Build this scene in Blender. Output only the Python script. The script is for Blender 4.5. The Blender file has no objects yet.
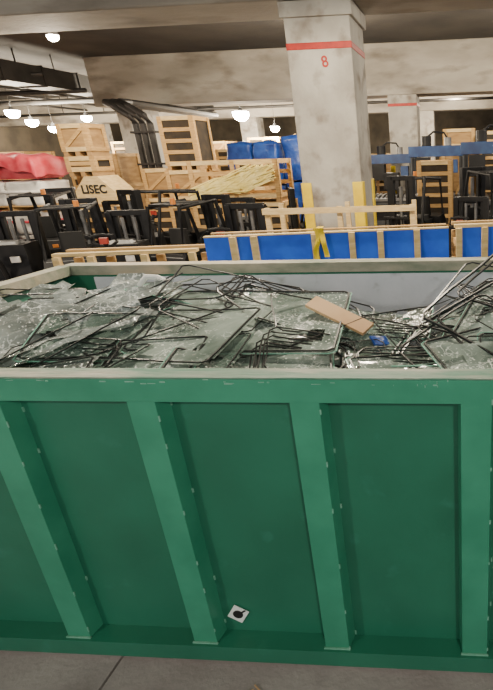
import bpy, bmesh, math, random
from mathutils import Vector, Matrix, Euler, noise
R = random.Random(7)
scene = bpy.context.scene
H = 2.09

# ---------------------------------------------------------------- materials
def mat(name, c1, c2=None, scale=4.0, rough=0.6, metal=0.0, bump=0.0, bscale=30.0, stretch=(1,1,1), detail=6, lo=0.35, hi=0.65, c3=None, s3=1.2, lo3=0.55, hi3=0.7, spec=.5):
    m = bpy.data.materials.new(name); m.use_nodes = True
    nt = m.node_tree; N = nt.nodes; L = nt.links
    b = N['Principled BSDF']
    b.inputs['Roughness'].default_value = rough
    b.inputs['Metallic'].default_value = metal
    b.inputs['Specular IOR Level'].default_value = spec
    tc = N.new('ShaderNodeTexCoord'); mp = N.new('ShaderNodeMapping')
    mp.inputs['Scale'].default_value = stretch
    L.new(tc.outputs['Object'], mp.inputs['Vector'])
    n = N.new('ShaderNodeTexNoise'); n.inputs['Scale'].default_value = scale; n.inputs['Detail'].default_value = detail
    L.new(mp.outputs[0], n.inputs['Vector'])
    r = N.new('ShaderNodeValToRGB')
    r.color_ramp.elements[0].position = lo; r.color_ramp.elements[1].position = hi
    r.color_ramp.elements[0].color = (*c1, 1); r.color_ramp.elements[1].color = (*(c2 or c1), 1)
    L.new(n.outputs['Fac'], r.inputs['Fac'])
    out = r.outputs['Color']
    if c3:
        n3 = N.new('ShaderNodeTexNoise'); n3.inputs['Scale'].default_value = s3; n3.inputs['Detail'].default_value = 8
        L.new(mp.outputs[0], n3.inputs['Vector'])
        r3 = N.new('ShaderNodeValToRGB'); r3.color_ramp.elements[0].position = lo3; r3.color_ramp.elements[1].position = hi3
        L.new(n3.outputs['Fac'], r3.inputs['Fac'])
        mx = N.new('ShaderNodeMixRGB'); mx.inputs['Color2'].default_value = (*c3, 1)
        L.new(r3.outputs['Color'], mx.inputs['Fac']); L.new(out, mx.inputs['Color1']); out = mx.outputs['Color']
    L.new(out, b.inputs['Base Color'])
    if bump > 0:
        nb = N.new('ShaderNodeTexNoise'); nb.inputs['Scale'].default_value = bscale; nb.inputs['Detail'].default_value = 5
        L.new(mp.outputs[0], nb.inputs['Vector'])
        bp = N.new('ShaderNodeBump'); bp.inputs['Strength'].default_value = bump; bp.inputs['Distance'].default_value = 0.02
        L.new(nb.outputs['Fac'], bp.inputs['Height']); L.new(bp.outputs[0], b.inputs['Normal'])
    return m

def emis(name, c, s):
    m = bpy.data.materials.new(name); m.use_nodes = True
    b = m.node_tree.nodes['Principled BSDF']
    b.inputs['Base Color'].default_value = (*c, 1)
    b.inputs['Emission Color'].default_value = (*c, 1); b.inputs['Emission Strength'].default_value = s
    return m

M = {}
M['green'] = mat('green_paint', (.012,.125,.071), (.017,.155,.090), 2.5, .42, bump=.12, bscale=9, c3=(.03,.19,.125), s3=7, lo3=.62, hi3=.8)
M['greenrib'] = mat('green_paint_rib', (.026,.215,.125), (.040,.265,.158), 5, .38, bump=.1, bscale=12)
M['rimtop'] = mat('worn_rim', (.05,.18,.12), (.17,.24,.19), 14, .6, bump=.2, stretch=(.4,2,1), c3=(.33,.33,.27), s3=5, lo3=.50, hi3=.64)
M['rimback'] = mat('worn_rim_back', (.40,.37,.29), (.20,.23,.17), 9, .7, bump=.3, stretch=(.5,1,1), c3=(.52,.42,.29), s3=5)
M['inner'] = mat('inner_wall_paint', (.66,.69,.76), (.54,.58,.64), 3, .5, bump=.15, c3=(.28,.30,.30), s3=6, lo3=.62, hi3=.8)
M['ingreen'] = mat('inner_green', (.03,.16,.11), (.10,.25,.19), 5, .5)
M['weld'] = mat('weld_bead', (.20,.42,.31), (.10,.32,.21), 30, .5)
M['concrete'] = mat('concrete', (.29,.27,.235), (.45,.43,.38), 1.6, .85, bump=.35, bscale=14, c3=(.18,.15,.12), s3=2.8, lo3=.52, hi3=.70)
M['beam'] = mat('concrete_beam', (.24,.22,.185), (.38,.355,.305), 1.1, .85, bump=.3, stretch=(.5,1,1.5), c3=(.15,.13,.105), s3=1.5, lo3=.5, hi3=.68)
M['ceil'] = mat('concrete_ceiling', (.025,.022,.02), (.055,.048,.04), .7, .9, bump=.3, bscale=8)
M['floor'] = mat('concrete_floor', (.24,.205,.195), (.33,.30,.285), 2.2, .65, bump=.25, bscale=40, c3=(.17,.145,.14), s3=1.4)
M['joint'] = mat('joint_filler', (.035,.03,.03), None, 5, .9)
M['wall'] = mat('block_wall', (.10,.085,.065), (.17,.14,.10), 1.2, .9)
M['red'] = mat('red_paint', (.42,.025,.015), (.30,.02,.015), 12, .6)
M['yellow'] = mat('yellow_guard', (.90,.66,.01), (.75,.52,.01), 6, .5)
M['wood'] = mat('pine_wood', (.40,.24,.085), (.55,.35,.14), 5, .75, stretch=(1,1,7), bump=.15)
M['wood2'] = mat('old_plywood', (.28,.16,.06), (.40,.245,.10), 3, .8, stretch=(1,1,4), bump=.15)
M['wood3'] = mat('pale_wood', (.55,.39,.17), (.70,.53,.27), 6, .75, stretch=(1,1,5))
M['straw'] = mat('yellow_strap', (.74,.60,.16), (.88,.76,.32), 6, .5)
M['dark'] = mat('crate_inside', (.025,.02,.015), (.05,.035,.02), 5, .9)
M['blue'] = mat('blue_foam_board', (.012,.10,.78), (.02,.15,.92), 5, .5)
M['bluewrap'] = mat('blue_wrap', (.01,.035,.20), (.03,.10,.42), 3, .3, bump=.8, bscale=6)
M['black'] = mat('black_steel', (.005,.005,.006), (.012,.012,.013), 5, .5, spec=.3)
M['greyst'] = mat('grey_steel', (.12,.12,.125), (.22,.22,.22), 5, .45, metal=.4)
M['machine'] = mat('machine_grey', (.03,.033,.037), (.06,.065,.07), 5, .5)
M['machblue'] = mat('machine_blue', (.012,.03,.10), (.02,.055,.15), 5, .5)
M['rubber'] = mat('rubber', (.010,.010,.010), None, 5, .8)
M['machred'] = mat('machine_red', (.30,.03,.02), (.38,.05,.03), 5, .4)
M['white'] = mat('white_wrap', (.60,.58,.54), (.78,.76,.72), 4, .4, bump=.8, bscale=5)
M['pink'] = mat('red_strapping', (.55,.035,.06), (.66,.11,.13), 4, .5, bump=.6, bscale=6)
M['pipe'] = mat('dark_pipe', (.010,.009,.008), (.025,.022,.02), 3, .6)
M['card'] = mat('cardboard', (.50,.31,.16), (.60,.40,.22), 4, .8)
M['paper'] = mat('paper_tag', (.78,.82,.78), (.70,.76,.72), 8, .6)
M['hole'] = mat('black_print', (.01,.01,.01), None, 8, .6)
M['frame'] = mat('black_spacer', (.006,.007,.008), (.022,.024,.026), 9, .35)
M['framel'] = mat('grey_spacer', (.13,.14,.14), (.28,.29,.29), 9, .35, metal=.3)
M['hose'] = mat('pale_plastic', (.70,.72,.70), None, 8, .4)
M['lamp'] = emis('lamp_glow', (1,.93,.78), 140)
M['orange'] = mat('orange_paint', (.6,.2,.03), None, 8, .5)
M['gedge'] = mat('glass_edge', (.16,.40,.31), (.30,.52,.43), 9, .2)

def glassmat(name, a, b_, white, alpha=.85, th=(.5,.62), bumpS=.35, vs=26, rough=.1):
    m = bpy.data.materials.new(name); m.use_nodes = True
    nt = m.node_tree; N = nt.nodes; L = nt.links; b = N['Principled BSDF']
    b.inputs['Roughness'].default_value = rough
    b.inputs['Specular IOR Level'].default_value = .9
    tc = N.new('ShaderNodeTexCoord')
    n = N.new('ShaderNodeTexNoise'); n.inputs['Scale'].default_value = 3.5; n.inputs['Detail'].default_value = 10; n.inputs['Distortion'].default_value = .6
    L.new(tc.outputs['Object'], n.inputs['Vector'])
    r = N.new('ShaderNodeValToRGB'); r.color_ramp.elements[0].position=.36; r.color_ramp.elements[1].position=.66
    r.color_ramp.elements[0].color=(*a,1); r.color_ramp.elements[1].color=(*b_,1)
    L.new(n.outputs['Fac'], r.inputs['Fac'])
    wv = N.new('ShaderNodeTexNoise'); wv.inputs['Scale'].default_value = 12; wv.inputs['Detail'].default_value = 3
    L.new(tc.outputs['Object'], wv.inputs['Vector'])
    mxv = N.new('ShaderNodeMixRGB'); mxv.inputs['Fac'].default_value=.08
    L.new(tc.outputs['Object'], mxv.inputs['Color1']); L.new(wv.outputs['Color'], mxv.inputs['Color2'])
    v = N.new('ShaderNodeTexVoronoi'); v.feature='DISTANCE_TO_EDGE'; v.inputs['Scale'].default_value=vs
    L.new(mxv.outputs[0], v.inputs['Vector'])
    vr = N.new('ShaderNodeValToRGB'); vr.color_ramp.elements[0].position=.0; vr.color_ramp.elements[1].position=.09
    vr.color_ramp.elements[0].color=(1,1,1,1); vr.color_ramp.elements[1].color=(0,0,0,1)
    L.new(v.outputs['Distance'], vr.inputs['Fac'])
    n2 = N.new('ShaderNodeTexNoise'); n2.inputs['Scale'].default_value=6; n2.inputs['Detail'].default_value=8
    L.new(tc.outputs['Object'], n2.inputs['Vector'])
    r2 = N.new('ShaderNodeValToRGB'); r2.color_ramp.elements[0].position=th[0]; r2.color_ramp.elements[1].position=th[1]
    L.new(n2.outputs['Fac'], r2.inputs['Fac'])
    mu = N.new('ShaderNodeMath'); mu.operation='MULTIPLY'
    L.new(vr.outputs[0], mu.inputs[0]); L.new(r2.outputs[0], mu.inputs[1])
    sp = N.new('ShaderNodeTexNoise'); sp.inputs['Scale'].default_value=60; sp.inputs['Detail'].default_value=2
    L.new(tc.outputs['Object'], sp.inputs['Vector'])
    sr = N.new('ShaderNodeValToRGB'); sr.color_ramp.elements[0].position=.60; sr.color_ramp.elements[1].position=.67
    L.new(sp.outputs['Fac'], sr.inputs['Fac'])
    dr = N.new('ShaderNodeMath'); dr.operation='MULTIPLY'
    dn = N.new('ShaderNodeTexNoise'); dn.inputs['Scale'].default_value=2.6; dn.inputs['Detail'].default_value=4
    L.new(tc.outputs['Object'], dn.inputs['Vector'])
    dR = N.new('ShaderNodeValToRGB'); dR.color_ramp.elements[0].position=.38; dR.color_ramp.elements[1].position=.54
    L.new(dn.outputs['Fac'], dR.inputs['Fac'])
    L.new(sr.outputs[0], dr.inputs[0]); L.new(dR.outputs[0], dr.inputs[1])
    mm = N.new('ShaderNodeMath'); mm.operation='MAXIMUM'
    L.new(mu.outputs[0], mm.inputs[0]); L.new(dr.outputs[0], mm.inputs[1])
    mx = N.new('ShaderNodeMixRGB'); mx.inputs['Color2'].default_value=(*white,1)
    L.new(mm.outputs[0], mx.inputs['Fac']); L.new(r.outputs[0], mx.inputs['Color1'])
    L.new(mx.outputs[0], b.inputs['Base Color'])
    if alpha<1:
        ma = N.new('ShaderNodeMath'); ma.operation='MAXIMUM'; ma.inputs[1].default_value=alpha
        L.new(mm.outputs[0], ma.inputs[0]); L.new(ma.outputs[0], b.inputs['Alpha'])
    bp = N.new('ShaderNodeBump'); bp.inputs['Strength'].default_value=bumpS; bp.inputs['Distance'].default_value=.02
    n3 = N.new('ShaderNodeTexNoise'); n3.inputs['Scale'].default_value=16; n3.inputs['Detail'].default_value=7
    L.new(tc.outputs['Object'], n3.inputs['Vector'])
    L.new(n3.outputs['Fac'], bp.inputs['Height']); L.new(bp.outputs[0], b.inputs['Normal'])
    return m
M['glass'] = glassmat('shattered_glass', (.12,.165,.145), (.34,.42,.38), (.76,.83,.79), .82, bumpS=.22)
M['glassc'] = glassmat('clear_glass_pane', (.09,.14,.12), (.22,.31,.27), (.70,.80,.76), .62, th=(.54,.64), bumpS=.06, rough=.05)
M['glass2'] = glassmat('shattered_glass_grey', (.10,.12,.115), (.38,.43,.415), (.80,.85,.84), .88, bumpS=.8)
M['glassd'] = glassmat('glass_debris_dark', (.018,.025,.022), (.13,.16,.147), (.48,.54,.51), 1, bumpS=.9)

# ---------------------------------------------------------------- builder
BROT=-.087
BMAT = Matrix.Translation((-1.33,8,0)) @ Matrix.Rotation(BROT,4,'Z') @ Matrix.Translation((2.15,-8,0))
def P(loc): return (loc[0]+.103*loc[1], loc[1], loc[2])
class B:
    def __init__(s, name, mats):
        s.name=name; s.mats=mats; s.bm=bmesh.new()
    def mi(s, m): return s.mats.index(m)
    def box(s, c, d, m, rot=(0,0,0), taper=1.0):
        Mx = Matrix.Translation(c) @ Euler(rot).to_matrix().to_4x4()
        vs=[]
        for z in (-.5,.5):
            k = taper if z>0 else 1
            for x,y in ((-.5,-.5),(.5,-.5),(.5,.5),(-.5,.5)):
                vs.append(s.bm.verts.new(Mx @ Vector((x*d[0]*k,y*d[1]*k,z*d[2]))))
        for f in ((3,2,1,0),(4,5,6,7),(0,1,5,4),(1,2,6,5),(2,3,7,6),(3,0,4,7)):
            fa=s.bm.faces.new([vs[i] for i in f]); fa.material_index=s.mi(m)
    def prism(s, pts, y0, y1, m):
        a=[s.bm.verts.new((p[0],y0,p[1])) for p in pts]; b=[s.bm.verts.new((p[0],y1,p[1])) for p in pts]
        n=len(pts)
        fs=[s.bm.faces.new(a), s.bm.faces.new(b[::-1])]
        for i in range(n): fs.append(s.bm.faces.new((a[i],b[i],b[(i+1)%n],a[(i+1)%n])))
        for f in fs: f.material_index=s.mi(m)
    def prismx(s, pts, x0, x1, m):
        a=[s.bm.verts.new((x0,p[0],p[1])) for p in pts]; b=[s.bm.verts.new((x1,p[0],p[1])) for p in pts]
        n=len(pts)
        fs=[s.bm.faces.new(a), s.bm.faces.new(b[::-1])]
        for i in range(n): fs.append(s.bm.faces.new((a[i],b[i],b[(i+1)%n],a[(i+1)%n])))
        for f in fs: f.material_index=s.mi(m)
    def tube(s, path, r, m, seg=6, closed=False):
        P_=[Vector(p) for p in path]; n=len(P_); rings=[]
        for i,p in enumerate(P_):
            if closed: t=(P_[(i+1)%n]-P_[i-1])
            else: t=P_[min(i+1,n-1)]-P_[max(i-1,0)]
            t.normalize()
            up=Vector((0,0,1)) if abs(t.z)<.9 else Vector((0,1,0))
            a=t.cross(up).normalized(); b=t.cross(a).normalized()
            rings.append([s.bm.verts.new(p+(a*math.cos(2*math.pi*(k+.5)/seg)+b*math.sin(2*math.pi*(k+.5)/seg))*r) for k in range(seg)])
        rng = n if closed else n-1
        for i in range(rng):
            A=rings[i];C=rings[(i+1)%n]
            for k in range(seg):
                f=s.bm.faces.new((A[k],A[(k+1)%seg],C[(k+1)%seg],C[k])); f.material_index=s.mi(m)
        if not closed:
            for q in (rings[0],rings[-1][::-1]):
                f=s.bm.faces.new(q); f.material_index=s.mi(m)
    def cyl(s,p1,p2,r,m,seg=16): s.tube([p1,p2],r,m,seg)
    def grid(s, fn, nu, nv, m, thick=None):
        V=[[s.bm.verts.new(fn(i/nu,j/nv)) for j in range(nv+1)] for i in range(nu+1)]
        for i in range(nu):
            for j in range(nv):
                f=s.bm.faces.new((V[i][j],V[i+1][j],V[i+1][j+1],V[i][j+1])); f.material_index=s.mi(m)
    def done(s, loc=(0,0,0), rotz=0, bevel=0, smooth=False, scale=1, bld=False):
        bmesh.ops.recalc_face_normals(s.bm, faces=s.bm.faces)
        me=bpy.data.meshes.new(s.name); s.bm.to_mesh(me); s.bm.free()
        for m in s.mats: me.materials.append(M[m])
        if smooth:
            for p in me.polygons: p.use_smooth=True
        o=bpy.data.objects.new(s.name, me); scene.collection.objects.link(o)
        if bld: o.matrix_world=BMAT.copy()
        else: o.location=loc; o.rotation_euler=(0,0,rotz); o.scale=(scale,)*3
        if bevel:
            md=o.modifiers.new('bev','BEVEL'); md.width=bevel; md.segments=2; md.limit_method='ANGLE'
        return o
def inst(o, loc, rotz=0, scale=1):
    n=bpy.data.objects.new(o.name.split('.')[0], o.data); scene.collection.objects.link(n)
    n.location=P(loc); n.rotation_euler=(0,0,rotz); n.scale=(scale,)*3
    for md in o.modifiers:
        if md.type=='BEVEL':
            q=n.modifiers.new('bev','BEVEL'); q.width=md.width; q.segments=2; q.limit_method='ANGLE'
    return n

# ---------------------------------------------------------------- shell
X0,X1,Y0,Y1 = -24,16,-9,38
b=B('floor',['floor','joint'])
b.box(((X0+X1)/2,(Y0+Y1)/2,-.16),(X1-X0,Y1-Y0,.28),'joint')
xs=[X0,-19.70,-13.70,-7.70,-1.70,4.30,10.30,X1]; ys=[Y0,-2,4.2,10.2,16.2,22.2,28.2,34.2,Y1]
for i in range(len(xs)-1):
    for j in range(len(ys)-1):
        g=.006
        b.box(((xs[i]+xs[i+1])/2,(ys[j]+ys[j+1])/2,-.02),(xs[i+1]-xs[i]-2*g,ys[j+1]-ys[j]-2*g,.04),'floor')
b.done(bld=True)
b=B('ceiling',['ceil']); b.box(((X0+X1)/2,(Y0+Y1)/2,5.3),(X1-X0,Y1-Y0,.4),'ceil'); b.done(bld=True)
b=B('wall_back',['wall']); b.box(((X0+X1)/2,Y1+.15,2.55),(X1-X0,.3,5.1),'wall'); b.done(bld=True)
b=B('wall_left',['wall']); b.box((X0-.15,(Y0+Y1)/2,2.55),(.3,Y1-Y0,5.1),'wall'); b.done(bld=True)

def beam(x0,x1,y,z0,z1,w=.7):
    b=B('ceiling_beam',['beam']); b.box(((x0+x1)/2,y,(z0+z1)/2),(x1-x0,w,z1-z0),'beam')
    b.done(bevel=.03,bld=True)
beam(X0,X1,8.0,3.97,5.1,1.0)
beam(-12.0,X1,17.0,3.72,5.1,.9)
beam(X0,X1,26.0,3.9,5.1,.8)
def column(x,y,w,band=True,top=3.8,guards=True):
    b=B('concrete_column',['concrete','red','yellow'])
    b.box((x,y,top/2),(w,w,top),'concrete')
    if top>3.9: b.box((x,y,top-.10),(w*1.1,w*1.08,.18),'concrete')
    if band: b.box((x,y,3.45),(w+.012,w+.012,.085),'red')
    if guards:
        for sx in (-1,1):
            for sy in (-1,1):
                b.box((x+sx*(w/2-.06),y+sy*(w/2+.01),.86),(.15,.02,1.72),'yellow')
                b.box((x+sx*(w/2+.01),y+sy*(w/2-.06),.86),(.02,.15,1.72),'yellow')
    return b.done(bevel=.02,bld=True)
column(-2.15,8.0,.88,top=3.97); column(-2.2,17,.88,top=3.72); column(-10.9,17,.88,top=3.72,band=False)
for x in (-2.3,-10.9,-19,6): column(x,26,.85,top=3.9,band=False)
column(6,17,.86,top=3.72); column(6,8,.86,top=3.97)
cu=bpy.data.curves.new('painted_number','FONT'); cu.body='8'; cu.size=.19; cu.extrude=.002; cu.offset=.003
o=bpy.data.objects.new('painted_number',cu); scene.collection.objects.link(o); cu.materials.append(M['red'])
o.matrix_world=BMAT@Matrix.Translation((-2.12,7.555,3.19))@Matrix.Rotation(math.pi/2,4,'X')@Matrix.Rotation(.2,4,'Z')

b=B('ceiling_pipes',['pipe','greyst'])
for y,z,r in ((12.6,4.30,.06),(13.6,4.62,.09),(15.0,4.45,.05),(16.6,4.2,.07)):
    b.cyl((X0+.1,y,z),(-12.2,y,z),r,'pipe',10)
for y,z,r in ((20,4.3,.09),(21.5,4.5,.05),(24,4.2,.06)):
    b.cyl((X0+.1,y,z),(X1-.5,y,z),r,'pipe',10)
for x in (-19,-17,-15.5,-14.4,-13.6,-12.9):
    b.cyl((x,12,4.48),(x,35,4.48),.045,'pipe',8)
    for y in (12.6,15,20,24): b.cyl((x,y,4.2),(x,y,5.1),.02,'pipe',6)
b.done(smooth=True,bld=True)
b=B('ventilation_duct',['pipe','greyst'])
b.box((-12.9,19,4.45),(.8,14,.5),'pipe')
for k in range(10): b.box((-12.9,12.6+k*1.4,4.45),(.86,.05,.56),'pipe')
for k in range(5): b.cyl((-12.6,13+k*3,4.6),(-12.6,13+k*3,5.1),.015,'pipe',6)
b.done(bld=True)
b=B('drain_pipe',['pipe'])
for k,x in enumerate((-.2,0,.2)):
    b.tube([(x,0,0),(x,0,3.0),(x-.12,.02,3.2),(x-.55,.1,3.45),(x-.9,.3,3.58),(x-1.0,.9,3.62),(x-1.0,6,3.62)],.085,'pipe',10)
for z in (1,2,2.8): b.box((0,0,z),(.66,.24,.05),'pipe')
b.done(P((-8.95,14.4,0)),-.08)

# lamps in view, plus unseen fill lamps added for their light
def lamp(x,y,z,p=150,r=.16,col=(1,.85,.64),spot=True):
    b=B('ceiling_lamp_or_fill',['greyst','lamp','pipe'])
    n=12; prof=[(.04,.14),(.07,.12),(.09,.04),(r*1.02,-.01)]
    rings=[[b.bm.verts.new((q*math.cos(2*math.pi*k/n),q*math.sin(2*math.pi*k/n),h)) for k in range(n)] for q,h in prof]
    for A,C in zip(rings,rings[1:]):
        for k in range(n): b.bm.faces.new((A[k],A[(k+1)%n],C[(k+1)%n],C[k]))
    prof=[(r,.0),(r*.98,-r*.45),(r*.8,-r*.8),(r*.4,-r*1.05),(.01,-r*1.1)]
    rings=[[b.bm.verts.new((q*math.cos(2*math.pi*k/n),q*math.sin(2*math.pi*k/n),h)) for k in range(n)] for q,h in prof]
    for A,C in zip(rings,rings[1:]):
        for k in range(n):
            f=b.bm.faces.new((A[k],A[(k+1)%n],C[(k+1)%n],C[k])); f.material_index=1
    b.cyl((0,0,.12),(0,0,5.08-z),.008,'pipe',6)
    o=b.done(P((x,y,z)),smooth=True)
    l=bpy.data.lights.new('lamp_or_fill_light','SPOT' if spot else 'POINT'); l.energy=p; l.color=col; l.shadow_soft_size=.15
    if spot: l.spot_size=math.radians(172); l.spot_blend=.25
    lo=bpy.data.objects.new('lamp_or_fill_light',l); scene.collection.objects.link(lo); lo.parent=o; lo.location=(0,0,-r*1.1-.2)
lamp(-9.65,22,3.82,1700,.32,spot=False); lamp(-8.8,23.2,3.3,1000,.20,spot=False)
lamp(-17.5,20.5,3.97,1400,.24,spot=False); lamp(-17.7,21.5,3.7,900,.22,spot=False); lamp(-17.7,22.5,3.5,800,.20,spot=False); lamp(-16.6,23,3.9,800,.2,spot=False)
lamp(-7.44,10.0,4.17,550,.09,spot=False); lamp(-3.75,12.2,4.3,1050,.12,spot=False); lamp(1.9,12.0,4.5,800,.12,spot=False); lamp(-1,23.5,4.6,800,.12,spot=False)  # after the first: unseen lamps added to light the far beam and bays
lamp(-7.5,4.2,4.5,850,.14); lamp(-1.2,4.6,4.6,850,.14); lamp(-4.2,-2.8,4.4,420,.14,col=(1,.92,.8),spot=False); lamp(1.8,-2.8,4.4,470,.14,col=(1,.92,.8),spot=False)  # last two: unseen lamps added behind the camera for the dumpster front
lamp(-13.5,13,4.5,1000,.12); lamp(-3.6,20.5,4.5,800,.12,spot=False)

# ---------------------------------------------------------------- dumpster
YAW=-.078; DL=(.150,-.048,0)
DM=Matrix.Translation(DL)@Matrix.Rotation(YAW,4,'Z')
b=B('dumpster',['green','greenrib','rimtop','rimback','inner','ingreen','weld'])
xl,xr=-3.13,3.0; L=xr-xl; cx=(xl+xr)/2; yf,yb=1.51,3.44; ZR=1.386
b.box((cx,yf+.075,.70),(L,.015,1.24),'green')
b.box((cx,yf+.0885,.70),(L-.05,.012,1.20),'ingreen')
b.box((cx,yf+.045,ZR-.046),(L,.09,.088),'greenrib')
b.box((cx,yf+.045,ZR-.001),(L,.080,.008),'rimtop')
b.box((cx,yf+.03,.055),(L,.10,.085),'green')
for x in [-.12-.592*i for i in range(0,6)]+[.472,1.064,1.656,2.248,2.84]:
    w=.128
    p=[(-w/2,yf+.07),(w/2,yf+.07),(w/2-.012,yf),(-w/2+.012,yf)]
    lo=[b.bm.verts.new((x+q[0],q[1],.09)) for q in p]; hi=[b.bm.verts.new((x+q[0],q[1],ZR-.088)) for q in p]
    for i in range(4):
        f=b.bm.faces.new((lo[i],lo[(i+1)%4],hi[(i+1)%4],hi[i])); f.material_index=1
    for z in (.15,.36,.60,.85,1.08,1.25):
        b.box((x+w/2-.010,yf+.001,z+R.uniform(-.06,.06)),(.006,.005,R.uniform(.01,.03)),'weld')
        if R.random()<.6: b.box((x+w/2+.003,yf+.066,z+R.uniform(-.05,.05)),(.007,.007,.02),'weld')
    b.box((x,yf-.004,.10),(w*.9,.008,.009),'weld')
b.box((cx,yb+.01,.70),(L,.02,1.24),'green')
b.box((cx+.1,yb-.006,.70),(L-.26,.012,1.20),'inner')
b.box((cx,yb+.04,ZR-.035),(L,.11,.07),'rimback')
for x,s in ((xl,1),(xr,-1)):
    b.box((x+s*.01,(yf+yb)/2,.70),(.02,yb-yf,1.24),'green')
    b.box((x+s*.026,(yf+yb)/2,.70),(.01,yb-yf-.12,1.20),'ingreen')
    b.box((x+s*.02,(yf+yb)/2,ZR-.035),(.10,yb-yf,.07),'rimback')
    for y in (1.9,2.5,3.1): b.box((x-s*.05,y,.68),(.10,.1,1.2),'greenrib')
b.box((cx,(yf+yb)/2+.03,.10),(L-.04,yb-yf-.1,.04),'ingreen')
for i in range(26):
    b.box((R.uniform(-2.2,0),yf-.0005,ZR-R.uniform(.002,.02)),(R.uniform(.008,.035),.003,R.uniform(.002,.006)),'weld')
for i in range(10):
    b.box((R.gauss(-.30,.05),yf-.0005,ZR-R.uniform(.002,.025)),(R.uniform(.002,.005),.003,R.uniform(.003,.012)),'weld')
b.done(loc=DL,rotz=YAW, bevel=.004)

b=B('hole_tag',['paper','hole'])
b.box((0,0,0),(.072,.003,.080),'paper',rot=(0,math.radians(32),0))
b.cyl((0.0,-.0035,.0),(.0,.0,.0),.023,'hole',18)
b.box((.024,-.003,.016),(.03,.002,.008),'hole',rot=(0,-.6,0))
q=DM@Vector((-1.165,1.570,.205))
o=b.done(q,rotz=YAW)
b=B('litter',['card','paper'])
b.box((-.80,1.39,.008),(.04,.015,.01),'card',rot=(0,0,.5)); b.box((-.77,1.41,.006),(.05,.005,.006),'card',rot=(0,0,-.7))
b.done()

# ---------------------------------------------------------------- waste pile
def G(d,s): return math.exp(-(d/s)**2)
def hz(x,y):
    t=max(0,min(1,(y-1.6)/.95)); t=t*t*(3-2*t)
    fall=1 if y<2.75 else max(0,1-(y-2.75)/.6)*.75+.25
    base=1.04+.02*t
    g=G(x+1.62,.62)*.21+G(x+2.75,.55)*.14+G(x-.15,.42)*.17+G(x+2.15,.25)*.06+G(x-1.6,.6)*.2
    n=noise.noise(Vector((x*3,y*3,1)))*.04+noise.noise(Vector((x*8,y*8,4)))*.02
    return base+(g*(.5+.5*t))*fall-.05*(1-fall)+n
b=B('glass_waste_pile',['glass','glassc','glass2','glassd','frame','card','bluewrap','hose','framel','gedge'])
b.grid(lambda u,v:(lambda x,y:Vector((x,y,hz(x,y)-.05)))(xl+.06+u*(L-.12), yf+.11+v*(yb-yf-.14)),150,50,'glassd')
def inside(p): return xl+.06<p.x<xr-.06 and yf+.11<p.y<yb-.03
def slope(x,y):
    e=.12
    return (hz(x+e,y)-hz(x-e,y))/(2*e),(hz(x,y+e)-hz(x,y-e))/(2*e)
def pane(cx,cy,sx,sy,rz,tx,ty,m,amp=.010,ridge=0,lift=.03,seed=0,border=None,rag=.0,cut=.0,edge=False):
    Mx=Euler((tx,ty,rz)).to_matrix(); nu,nv=24,18; V={}; z0=hz(cx,cy)+lift
    if sx<.45: nu,nv=12,10
    def pt(u,v,extra=0):
        z=noise.noise(Vector((u*2.2,v*2.2,seed)))*amp*2.0+noise.noise(Vector((u*11,v*11,seed)))*amp*.3+extra
        if ridge: z+=abs(noise.noise(Vector((u*ridge,v*1.3,seed+5))))*amp*3
        q=Mx@Vector((u,v,z))+Vector((cx,cy,z0))
        q.y=max(yf+.12,min(yb-.03,q.y)); q.x=max(xl+.07,min(xr-.07,q.x)); q.z=max(q.z,.9); return q
    for i in range(nu+1):
        for j in range(nv+1):
            u=(i/nu-.5)*sx; v=(j/nv-.5)*sy
            u+=noise.noise(Vector((j*.6,seed,3)))*rag*(abs(i/nu-.5)*2)**4
            v+=noise.noise(Vector((i*.6,seed,9)))*rag*(abs(j/nv-.5)*2)**4
            V[i,j]=b.bm.verts.new(pt(u,v))
    for i in range(nu):
        for j in range(nv):
            if cut and noise.noise(Vector((i*.22,j*.22,seed+.5)))>cut: continue
            f=b.bm.faces.new((V[i,j],V[i+1,j],V[i+1,j+1],V[i,j+1])); f.material_index=b.mi(m)
    def loop(ins,ex):
        w,h=sx/2-ins,sy/2-ins; path=[]
        cs=[(-w,-h),(w,-h),(w,h),(-w,h)]
        for k in range(4):
            a,c=cs[k],cs[(k+1)%4]
            for t in (.03,.25,.5,.75,.97):
                path.append(pt(a[0]+(c[0]-a[0])*t,a[1]+(c[1]-a[1])*t,ex))
        return path
    if border: b.tube(loop(.012,.008),border,'frame',4,closed=True)
    if edge: b.tube(loop(-.002,0),.003,'gedge',4,closed=True)
def frame(cx,cy,w,h,rz,tx,ty,lift=.05,r=.006,jit=.006,m='frame'):
    pts=[]; c=.03
    for (sx,sy) in ((1,1),(-1,1),(-1,-1),(1,-1)):
        X=sx*w/2;Y=sy*h/2
        if sx*sy>0: pts+= [(X,Y-sy*c),(X-sx*c,Y)]
        else: pts+= [(X-sx*c,Y),(X,Y-sy*c)]
    full=[]
    for i in range(8):
        a=Vector((*pts[i],0)); d=Vector((*pts[(i+1)%8],0)); full.append(a)
        if (d-a).length>.1:
            for t in (.33,.66): full.append(a.lerp(d,t)+Vector([R.uniform(-jit,jit) for _ in range(3)]))
    gx,gy=slope(cx,cy)
    Mx=(Euler((gy,-gx,0)).to_matrix()@Euler((tx,ty,rz)).to_matrix())
    z0=hz(cx,cy)+lift; out=[Mx@p+Vector((cx,cy,z0)) for p in full]
    if not all(inside(q) for q in out): return False
    for q in out: q.z=max(q.z,1.0)
    b.tube(out,r,m,4,closed=True); return True
S=40
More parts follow.
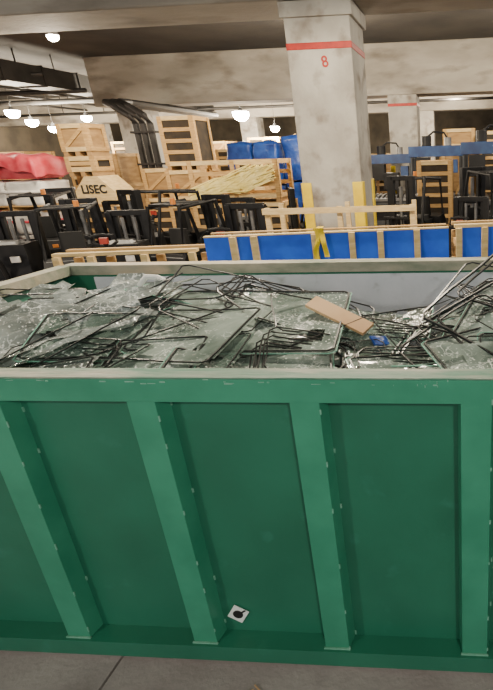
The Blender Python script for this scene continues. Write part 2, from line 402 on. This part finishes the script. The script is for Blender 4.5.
for i in range(150):
    x=R.uniform(-2.95,.75) if i<122 else R.uniform(.75,2.7); y=R.uniform(1.72,3.15)
    if y>2.95 and -1.2<x<-.1: continue
    s=R.uniform(.28,.66); gx,gy=slope(x,y)
    left = x<-1.95
    if left and R.random()<.5: continue
    m=R.choice(['glass','glassc','glass','glass','glassd'] if not left else ['glass2','glass2','glass'])
    pane(x,y,s,s*R.uniform(.5,.8),R.gauss(.1,.45),gy+R.gauss(.07,.12),-gx+R.gauss(0,.13),m,.006,seed=S+i,lift=R.uniform(.0,.07),rag=.02,border=R.choice([.0035,.0045,.0055]) if R.random()<.75 else None,cut=.33 if s>.4 else 0,edge=R.random()<.4)
pane(-1.30,2.45,1.0,.72,.10,.15,.04,'glass',.008,seed=1,lift=.08,border=.006,cut=.40,edge=True)
pane(-1.68,2.22,.90,.55,-.12,.14,-.03,'glass',.008,seed=2,lift=.07,border=.005,cut=.42)
pane(-1.12,2.05,.70,.5,.28,.12,.06,'glass',.008,seed=3,lift=.07,border=.005,edge=True)
pane(-.80,2.45,.62,.5,-.25,.2,.10,'glassc',.008,seed=36,lift=.06,border=.005,edge=True)
pane(.18,2.45,.74,.8,-.30,.20,-.12,'glass',.008,seed=4,lift=.08,border=.007,cut=.42,edge=True)
pane(.02,2.1,.62,.5,.45,.14,-.08,'glass',.008,seed=5,lift=.06,border=.006,edge=True)
pane(1.7,2.4,.9,.8,-.2,.1,.1,'glass',.008,seed=17,lift=.05,border=.006)
for k,(x,y,sx,sy,rz,ty) in enumerate(((-2.32,2.45,.34,.95,-.55,.45),(-2.12,2.60,.30,.85,-.62,-.40),(-2.62,2.30,.40,.9,-.5,.30),(-2.25,2.10,.36,.7,-.7,-.35),(-2.80,2.75,.4,.6,-.4,.25),(-2.48,2.62,.25,.9,-.5,-.5),(-2.0,2.35,.25,.8,-.6,.5),(-2.85,2.2,.3,.7,-.45,-.3),(-2.42,2.3,.3,.9,-.58,.35),(-2.05,2.15,.3,.7,-.6,-.2))):
    pane(x,y,sx,sy,rz,.12,ty,'glass2',.022,14,seed=6+k,lift=.07,rag=.12,cut=.35)
    if k%2: frame(x,y,sx*1.2,sy*.8,rz,.1,ty*.6,.09,.0045)
n=0
for i in range(600):
    if n>=48: break
    x=R.uniform(-2.8,.8) if i%6 else R.uniform(.8,2.6); y=R.uniform(1.8,3.25)
    if frame(x,y,R.uniform(.3,.75),R.uniform(.2,.5),R.gauss(.1,.5),R.gauss(.08,.14),R.gauss(0,.14),R.uniform(.03,.10),R.choice([.003,.004,.005]),jit=.003,m='framel' if i%8==0 else 'frame'): n+=1
for (x,y,rz,tx,ty,w,h,n) in ((-.95,2.1,.3,.35,.1,.42,.28,6),(-1.2,2.85,.1,.2,.05,.8,.3,3),(-.70,2.35,-.4,.3,-.2,.45,.36,5),(-.1,2.5,.6,.3,-.1,.6,.45,4),(-2.5,2.85,-.3,.2,.1,.6,.3,3),(.15,2.85,.35,.3,.1,.7,.35,3),(-.5,2.0,.2,.4,.2,.42,.26,6),(-1.95,1.95,-.2,.3,0,.4,.25,3)):
    for k in range(n):
        frame(x+k*.012,y+k*.014,w+R.uniform(-.03,.03),h,rz+R.uniform(-.07,.07),tx+R.uniform(-.05,.05),ty,.05+k*.012,.004,.005)
frame(-1.1,2.75,.80,.40,.12,.20,.03,.11,.0055); frame(-1.75,2.75,.6,.4,-.2,.22,-.1,.10,.005); frame(-1.45,2.65,.7,.45,.20,.22,.05,.11,.005)
frame(.02,2.42,.66,.50,.80,.45,-.15,.19,.008); frame(.25,2.6,.75,.55,-.5,.36,.1,.17,.007); frame(.12,2.3,.7,.5,.5,.34,-.22,.15,.007)
frame(-.05,2.6,.6,.5,1.0,.36,-.2,.14,.006); frame(-.15,2.2,.55,.4,.6,.36,-.1,.11,.006)
frame(-.95,2.55,.5,.35,.5,.3,.1,.12,.005); frame(-2.75,2.75,.45,.5,.6,.25,.2,.12,.005); frame(-2.6,2.5,.5,.45,.8,.25,.2,.12,.005)
b.box((-.83,2.50,hz(-.9,2.52)+.16),(.38,.095,.018),'card',rot=(.3,.30,-.40))
b.box((-.60,2.40,hz(-.67,2.35)+.11),(.11,.06,.01),'bluewrap',rot=(.6,.3,.9))
z=hz(-2.0,2.72)+.17
b.tube([(-2.06,2.72,z-.03),(-2.02,2.74,z+.02),(-1.95,2.74,z+.015),(-1.90,2.72,z),(-1.88,2.68,z+.01)],.016,'hose',8)
b.done(loc=DL,rotz=YAW)

# ---------------------------------------------------------------- timber racks behind dumpster
def rack(name,x0,x1,y,h,panels,posts,yaw=0,depth=.45,topw=.03):
    b=B(name,['wood','blue','wood3'])
    for x in posts:
        b.box((x,-.02,h/2),(.06,.05,h),'wood3')
        b.box((x,depth,h/2-.03),(.07,.05,h-.06),'wood')
        b.box((x,depth/2,.07),(.07,depth,.1),'wood')
        b.box((x,depth/2,h-.16),(.05,depth-.08,.06),'wood')
    for yy in (.03,depth-.05):
        b.box(((x0+x1)/2,yy,h+topw/2),(x1-x0,.07,topw),'wood3' if yy<.1 else 'wood')
        b.box(((x0+x1)/2,yy,.6),(x1-x0,.03,.09),'wood')
        b.box(((x0+x1)/2,yy,.2),(x1-x0,.03,.09),'wood')
        b.box(((x0+x1)/2,yy,h-.36),(x1-x0,.03,.05),'wood')
    for a,c in panels: b.box(((a+c)/2,.02,h-.15),(c-a,.02,.30),'blue')
    return b.done((.103*y,y,0),rotz=yaw)
rack('foam_board_rack',-2.68,-.30,5.0,1.38,[(-2.68,-.30)],[-2.40,-2.20,-1.62,-1.26,-.98,-.62],.07,topw=.012,depth=.3)
rack('timber_frame_rack',-4.12,-2.76,4.95,1.25,[],[-4.07,-3.75,-3.25,-2.80],.05,depth=.3)
rack('timber_frame_rack',-.24,.9,5.0,1.38,[(-.18,.85)],[-.20,.06,.4,.85],.07,depth=.3)
b=B('yellow_ribbon',['yellow'])
b.grid(lambda u,v: Vector((.05*u+.02*math.sin(v*7),-.05+.005*math.sin(v*9+u*3),1.44-.36*v)),3,14,'yellow')
b.grid(lambda u,v: Vector((.05+.05*u+.04*v,-.06+.005*math.sin(v*9),1.44-.28*v)),3,14,'yellow')
b.grid(lambda u,v: Vector((.03+.06*u,-.06+.12*v,1.44)),2,4,'yellow')
b.done((-1.10,4.88,0))

# ---------------------------------------------------------------- crates
def crate(w,d,h,loc,rotz=0,style=0,name='wooden_crate'):
    b=B(name,['wood','wood2','wood3','dark','black'])
    f=.09; sk=.1
    for x in (-w/2+.06,0,w/2-.06): b.box((x,0,sk/2),(.1,d,sk),'wood2')
    body='wood2' if style!=1 else 'dark'
    if style!=2: b.box((0,0,sk+(h-sk)/2),(w-.05,d-.05,h-sk-.01),body)
    for s in (-1,1):
        ys=s*(d/2-.012)
        if style==1 or style==2:
            n=max(3,int((h-sk)/.2))
            for k in range(n): b.box((0,ys,sk+.06+k*(h-sk-.1)/(n-1)),(w,.024,.085),'wood')
        b.box((0,ys+s*.006,sk+f/2),(w,.024,f),'wood3'); b.box((0,ys+s*.006,h-f/2),(w,.024,f),'wood3')
        nb=max(2,int(w/.7)+1)
        for k in range(nb): b.box((-w/2+f/2+k*(w-f)/(nb-1),ys+s*.014,sk+(h-sk)/2),(f,.024,h-sk),'wood')
        if style==0 and h>.6:
            L=math.hypot(w-2*f,h-sk-2*f); b.box((0,ys+s*.004,sk+(h-sk)/2),(L,.02,f*.8),'wood',rot=(0,-math.atan2(h-sk-2*f,w-2*f),0))
        xs=s*(w/2-.005)
        b.box((xs,0,sk+f/2),(.024,d,f),'wood'); b.box((xs,0,h-f/2),(.024,d,f),'wood')
        for y in (-d/2+f/2,d/2-f/2): b.box((xs+s*.012,y,sk+(h-sk)/2),(.024,f,h-sk),'wood')
    if style==2:
        n=int(w/.18)
        for k in range(n): b.box((-w/2+.06+k*(w-.12)/(n-1),0,h-.012),(.07,d,.024),'wood')
        b.box((0,0,sk+.02),(w,d,.03),'wood')
    else: b.box((0,0,h-.01),(w,d,.02),'wood')
    return b.done(P(loc),rotz-.08)
crate(1.0,.9,1.14,(-8.80,12,0),0,1)
b=B('wooden_crate',['wood2','wood3','hole'])
b.prism([(-.50,0),(.42,0),(.42,.34),(.10,.66),(-.20,.66),(-.50,.34)],-.35,.35,'wood3')
b.box((-.04,-.36,.03),(.9,.03,.06),'wood2')
o=b.done(P((-8.62,12,1.14)),-.08)
cu=bpy.data.curves.new('label','FONT'); cu.body='LISEC'; cu.size=.25; cu.extrude=.002; cu.align_x='CENTER'; cu.offset=.008
t=bpy.data.objects.new('label',cu); scene.collection.objects.link(t); cu.materials.append(M['hole'])
t.parent=o; t.rotation_euler=(math.pi/2,0,0); t.location=(-.04,-.357,.30)
crate(.66,.6,.42,(-8.85,12,1.80),0,1); crate(.66,.6,.66,(-8.85,12,2.22),0,0)
crate(1.0,.9,1.05,(-7.25,13.2,0),0,0); crate(.95,.9,.80,(-7.2,13.2,1.05),.05,0); crate(.85,.8,1.2,(-7.2,13.2,1.85),0,1)
crate(.8,.8,.6,(-6.1,14.4,0),0,0); crate(.8,.8,.75,(-6.1,14.4,.6),0,0); crate(.8,.8,.65,(-6.1,14.4,1.35),0,1)
crate(.75,.7,.7,(-8.05,13.4,1.2),0,0); crate(.8,.8,1.2,(-8.05,13.4,0),0,1)
crate(2.1,.9,1.15,(-5.40,11.9,0),0,1); s=crate(2.0,.9,.90,(-5.40,11.9,1.15),0,2)
b=B('strap_bundle',['straw'])
for k in range(150):
    x0=-1.0+R.uniform(0,.5); x1=.9+R.uniform(-.5,.1); y=R.uniform(-.10,0); z0=R.uniform(1.25,1.5); z1=R.uniform(1.6,1.95)
    zz=[z0,z0+.1+R.uniform(0,.1),(z0+z1)/2+R.uniform(-.1,.15),z1]
    b.tube([(x0+(x1-x0)*i/3,y,zz[i]) for i in range(4)],.015,'straw',4)
b.done(P((-5.40,11.36,0)),-.08)
crate(1.3,.9,1.2,(-3.5,12.6,0),0,0); crate(1.2,.9,.65,(-3.5,12.6,1.2),0,1)
def wrapped(name,w,d,h,loc,m,strap=None,rotz=0,seed=0,rows=1,drape=0):
    b=B(name,[m,'wood',strap or 'wood3'])
    for x in (-w/2+.06,0,w/2-.06): b.box((x,0,.05),(.1,d,.1),'wood')
    b.box((0,0,.12),(w,d,.03),'wood')
    nx=max(1,int(w/.75))
    for k in range(nx):
        x=-w/2+(k+.5)*w/nx
        for rr in range(rows):
            hh=(h-.14)/rows; z0=.14+rr*hh
            def fn(u,v,x=x,z0=z0,hh=hh):
                a=2*math.pi*u; e=.22
                cx_=math.copysign(abs(math.cos(a))**e,math.cos(a)); cy_=math.copysign(abs(math.sin(a))**e,math.sin(a))
                pr=1.0 if .05<v<.94 else (.96 if v<.5 else .9)
                if v>.97: pr=.02
                q=Vector((x+cx_*w/nx*.49*pr,cy_*d*.49*pr,z0+hh*min(v,1)))
                k2=noise.noise(q*3+Vector((seed,k,0)))*.09
                q.x+=k2*.5;q.y+=k2;q.z+=k2*.5*v
                return q
            b.grid(fn,40,16,m)
    if strap:
        for rr in range(rows):
            z=.14+(rr+.55)*(h-.14)/rows
            b.box((0,0,z),(w+.02,d+.02,.05),strap)
    return b.done(P(loc),rotz-.08,smooth=True)
wrapped('blue_wrapped_pallet',1.6,.9,2.55,(-6.7,16.0,0),'bluewrap',None,0,1,2)
wrapped('blue_wrapped_pallet',1.6,.9,2.7,(-5.05,16.0,0),'bluewrap',None,0,2,2)
wrapped('blue_wrapped_pallet',.8,.9,2.4,(-3.8,16.2,0),'bluewrap',None,0,3,2)
wrapped('wrapped_bundle_pallet',1.7,1.0,1.1,(-10.45,11.9,0),'white','pink',0,4,2)
wrapped('wrapped_bundle_pallet',1.7,1.0,.66,(-10.45,11.9,1.1),'white','white',0,5,1)
b=B('red_tarpaulin',['pink'])
def tarp(u,v):
    x=(u-.5)*1.95; y=(v-.5)*1.25
    dx=max(0,abs(x)-.86); dy=max(0,abs(y)-.53)
    z=.42+.10*math.cos(x*1.6)-(dx+dy)*3.2+noise.noise(Vector((x*3,y*3,7)))*.10
    return Vector((max(-.90,min(.90,x)),max(-.57,min(.57,y))+noise.noise(Vector((x*6,z*3,2)))*.03,max(.01,z)))
b.grid(tarp,40,28,'pink')
b.box((0,0,.18),(1.5,.8,.36),'pink')
b.done(P((-10.45,11.9,1.79)),-.08,smooth=True)
wrapped('wrapped_bundle_pallet',1.6,1.0,1.6,(-12.4,12.1,0),'pink','white',0,7,2)
wrapped('wrapped_bundle_pallet',1.6,1.0,.7,(-12.4,12.1,1.6),'pink',None,0,7,1)
crate(1.5,1,1.3,(-12.6,14.4,0),0,0); crate(1.5,1,1.1,(-12.6,14.4,1.3),0,1)
crate(1.3,1,1.3,(-10.7,15.2,0),0,0);crate(1.3,1,1.0,(-10.7,15.2,1.3),0,0)
b=B('glass_processing_machine',['machine','machblue','black','greyst','orange'])
b.box((0,0,.45),(1.5,.9,.8),'machine'); b.box((0,-.46,.5),(1.2,.02,.5),'black'); b.box((0,0,.9),(1.6,1.0,.1),'greyst')
for s in (-1,1):
    b.box((s*.68,0,1.55),(.14,.5,1.2),'machine'); b.box((s*.68,-.26,1.5),(.06,.04,1.0),'black')
b.box((0,0,2.15),(1.6,.55,.28),'machblue'); b.box((0,-.1,1.45),(.5,.4,.55),'black'); b.box((.45,-.2,1.75),(.25,.2,.35),'machblue')
b.box((-.4,-.1,1.75),(.4,.4,.5),'black')
for k in range(9): b.cyl((-.6+k*.15,-.45,1.0),(-.6+k*.15,.45,1.0),.045,'greyst',10)
b.cyl((-.3,-.1,2.29),(-.3,-.1,2.55),.14,'black',14); b.cyl((.3,-.1,2.29),(.3,-.1,2.5),.10,'greyst',14)
b.tube([(-.3,-.1,2.5),(-.1,-.15,2.65),(.2,-.15,2.62),(.3,-.1,2.45)],.03,'black',6); b.box((.72,-.4,1.3),(.2,.1,.3),'greyst')
mc=b.done(P((.35,13.0,0)),-.08,bevel=.01)
inst(mc,(-1.15,14.6,0),-.08,.98); inst(mc,(-2.6,15.6,0),-.08,.9)
crate(1.2,1,.6,(.6,15.6,0),0,0); crate(1.2,1,2.0,(.6,15.6,.6),0,1); crate(.9,.8,.6,(-.6,15.9,2.1),0,0); crate(1.0,.9,2.1,(-.6,15.9,0),0,0)
crate(.8,.8,1.9,(-1.05,12.6,0),0,1)
for i,(x,y,h) in enumerate(((-14.5,20,1.6),(-12.8,21,2.2),(-9,20,2.4),(-7.2,20.5,2.0),(-5.3,21,2.6),(-3.8,20,2.1),(-.8,20.5,2.3),(1,21,2.6),(-16.5,19,2.2),(-18.3,18,1.7),(-9.5,24,2.9),(-7.6,24.5,3.0),(-15.5,24,2.9),(-11.9,24.2,2.8))):
    crate(1.5,1.2,h*.5,(x,y,0),0,i%2); crate(1.4,1.1,h*.5,(x,y,h*.5),0,(i+1)%2)

# ---------------------------------------------------------------- walkie stackers / lift trucks
b=B('walkie_stacker',['black','greyst','rubber','white','machred','orange'])
b.box((0,0,.32),(.78,.6,.42),'black'); b.box((0,.03,.80),(.72,.5,.56),'black',taper=.88); b.box((0,-.30,.42),(.5,.03,.2),'greyst')
b.box((0,.0,1.10),(.4,.28,.06),'greyst',taper=.8)
for s in (-1,1):
    b.box((s*.30,.40,.80),(.10,.12,1.5),'black'); b.box((s*.22,.43,.85),(.06,.08,1.4),'black')
    b.box((s*.2,.95,.09),(.14,1.05,.06),'greyst'); b.cyl((s*.2-.05,1.4,.07),(s*.2+.05,1.4,.07),.07,'rubber')
    b.cyl((s*.33-.04,-.1,.11),(s*.33+.04,-.1,.11),.11,'rubber')
    b.cyl((s*.1,.38,.3),(s*.1,.38,1.45),.03,'greyst',8)
for z in (.55,1.0,1.53): b.box((0,.40,z),(.66,.08,.09),'black')
b.tube([(0,-.28,.5),(0,-.36,.8),(0,-.55,1.15)],.04,'black',8)
b.tube([(-.16,-.58,1.28),(-.19,-.56,1.18),(-.08,-.54,1.11),(.08,-.54,1.11),(.19,-.56,1.18),(.16,-.58,1.28),(-.0,-.6,1.30)],.025,'black',8,closed=True)
b.box((0,-.57,1.2),(.12,.06,.10),'machred')
b.box((.18,-.26,.85),(.14,.03,.10),'white'); b.box((-.2,-.302,.38),(.1,.01,.1),'orange')
st=b.done(P((-7.15,7.6,0)),rotz=.15,bevel=.012,scale=.90)
for i,(x,y,r) in enumerate(((-5.35,7.5,.1),(-3.6,7.5,-.1),(-6.9,10.2,2.9),(-4.6,10.2,3.0),(-9.1,8.0,.4),(-.2,8.4,-.3))):
    inst(st,(x,y,0),r,R.uniform(.86,.92))

b=B('forklift',['black','greyst','rubber','white','machred','orange'])
b.prismx([(-.85,.25),(-.40,.18),(-.35,1.05),(-.72,1.10),(-.88,.85)],-.50,.50,'black')
b.box((0,.15,.42),(1.0,1.1,.4),'black'); b.box((0,-.1,.80),(.7,.55,.40),'black',taper=.9)
b.prismx([(.40,.55),(.70,.55),(.66,1.10),(.50,1.18)],-.45,.45,'black')
b.box((0,-.12,1.05),(.48,.44,.12),'rubber'); b.box((0,-.36,1.32),(.48,.12,.50),'rubber',taper=.85)
b.tube([(0,.55,.9),(0,.38,1.2)],.03,'black',8)
b.tube([(.18*math.cos(a),.36+.10*math.sin(a),1.24+.14*math.sin(a)) for a in [k*math.pi/6 for k in range(12)]],.018,'black',6,closed=True)
for s in (-1,1):
    b.tube([(s*.46,-.72,1.0),(s*.44,-.6,2.0),(s*.44,.35,2.08),(s*.46,.65,.9)],.045,'black',6)
    for y in (-.55,.45): b.cyl((s*.42,y,.25),(s*.56,y,.25),.25,'rubber',20); b.cyl((s*.55,y,.25),(s*.57,y,.25),.12,'greyst',12)
    b.box((s*.3,.82,1.1),(.13,.14,2.1),'black'); b.box((s*.20,.86,1.1),(.07,.10,1.9),'black'); b.box((s*.22,1.4,.1),(.12,1.0,.05),'greyst'); b.box((s*.22,.95,.35),(.12,.05,.55),'greyst')
b.box((0,-.12,2.06),(.92,.06,.05),'black')
for k in range(8): b.box((0,-.55+k*.12,2.05),(.90,.04,.04),'black')
for z in (.5,1.3,2.1): b.box((0,.82,z),(.7,.10,.11),'black')
b.cyl((0,.84,.3),(0,.84,1.9),.05,'greyst',10)
b.box((0,.98,.45),(.9,.04,.1),'black'); b.box((0,.98,.85),(.9,.04,.06),'black'); b.box((0,.98,1.15),(.9,.04,.06),'black')
for k in range(6): b.box((-.4+k*.16,.98,.8),(.03,.03,.7),'black')
b.box((0,-.885,.7),(.4,.02,.16),'white'); b.box((.35,-.86,.92),(.12,.03,.08),'orange'); b.cyl((.3,-.6,2.08),(.3,-.6,2.2),.05,'orange',10)
b.box((0,-.75,1.02),(.9,.03,.05),'greyst'); b.box((-.35,-.89,.85),(.10,.02,.06),'machred')
fk=b.done(P((.25,10.6,0)),rotz=.5,bevel=.015,scale=.82)
for (x,y,r,s) in ((-1.3,10.6,2.7,.78),(-3.2,10.4,1.9,.70),(-8.1,7.9,.5,.70),(-6.25,7.8,.35,.72),(-4.45,7.8,-.4,.72),(-5.75,9.4,2.6,.76),(-8.1,9.6,.2,.76),(-9.8,9.4,.7,.76)):
    inst(fk,(x,y,0),r,s)
b=B('lumber_stack',['wood3','wood','wood2'])
for k in range(5):
    for j in range(4): b.box((R.uniform(-.06,.06),-.18+j*.12,.35+k*.1),(2.0,.10,.085),R.choice(['wood','wood2','wood3']))
for x in (-.9,0,.9):
    b.box((x,0,.15),(.1,.5,.3),'wood2'); b.box((x,-.30,.75),(.06,.06,1.5),'wood3'); b.box((x,.30,.75),(.06,.06,1.5),'wood3')
b.box((0,-.34,1.46),(1.9,.03,.07),'wood3')
b.done(P((-1.75,6.6,0)),-.02)

# ---------------------------------------------------------------- world + camera
w=bpy.data.worlds.new('World'); scene.world=w; w.use_nodes=True
bg=w.node_tree.nodes['Background']; bg.inputs[0].default_value=(.86,.90,1,1); bg.inputs[1].default_value=.75
cam=bpy.data.cameras.new('Camera'); co=bpy.data.objects.new('Camera',cam); scene.collection.objects.link(co)
cam.sensor_fit='HORIZONTAL'; cam.sensor_width=36; cam.lens=36*492/493; cam.shift_x=-184/493
cam.clip_start=.05; cam.clip_end=200
co.matrix_world=Matrix.Translation((0,0,H))@Matrix.Rotation(math.radians(90-21.4),4,'X')@Matrix.Rotation(-.03,4,'Z')
scene.camera=co
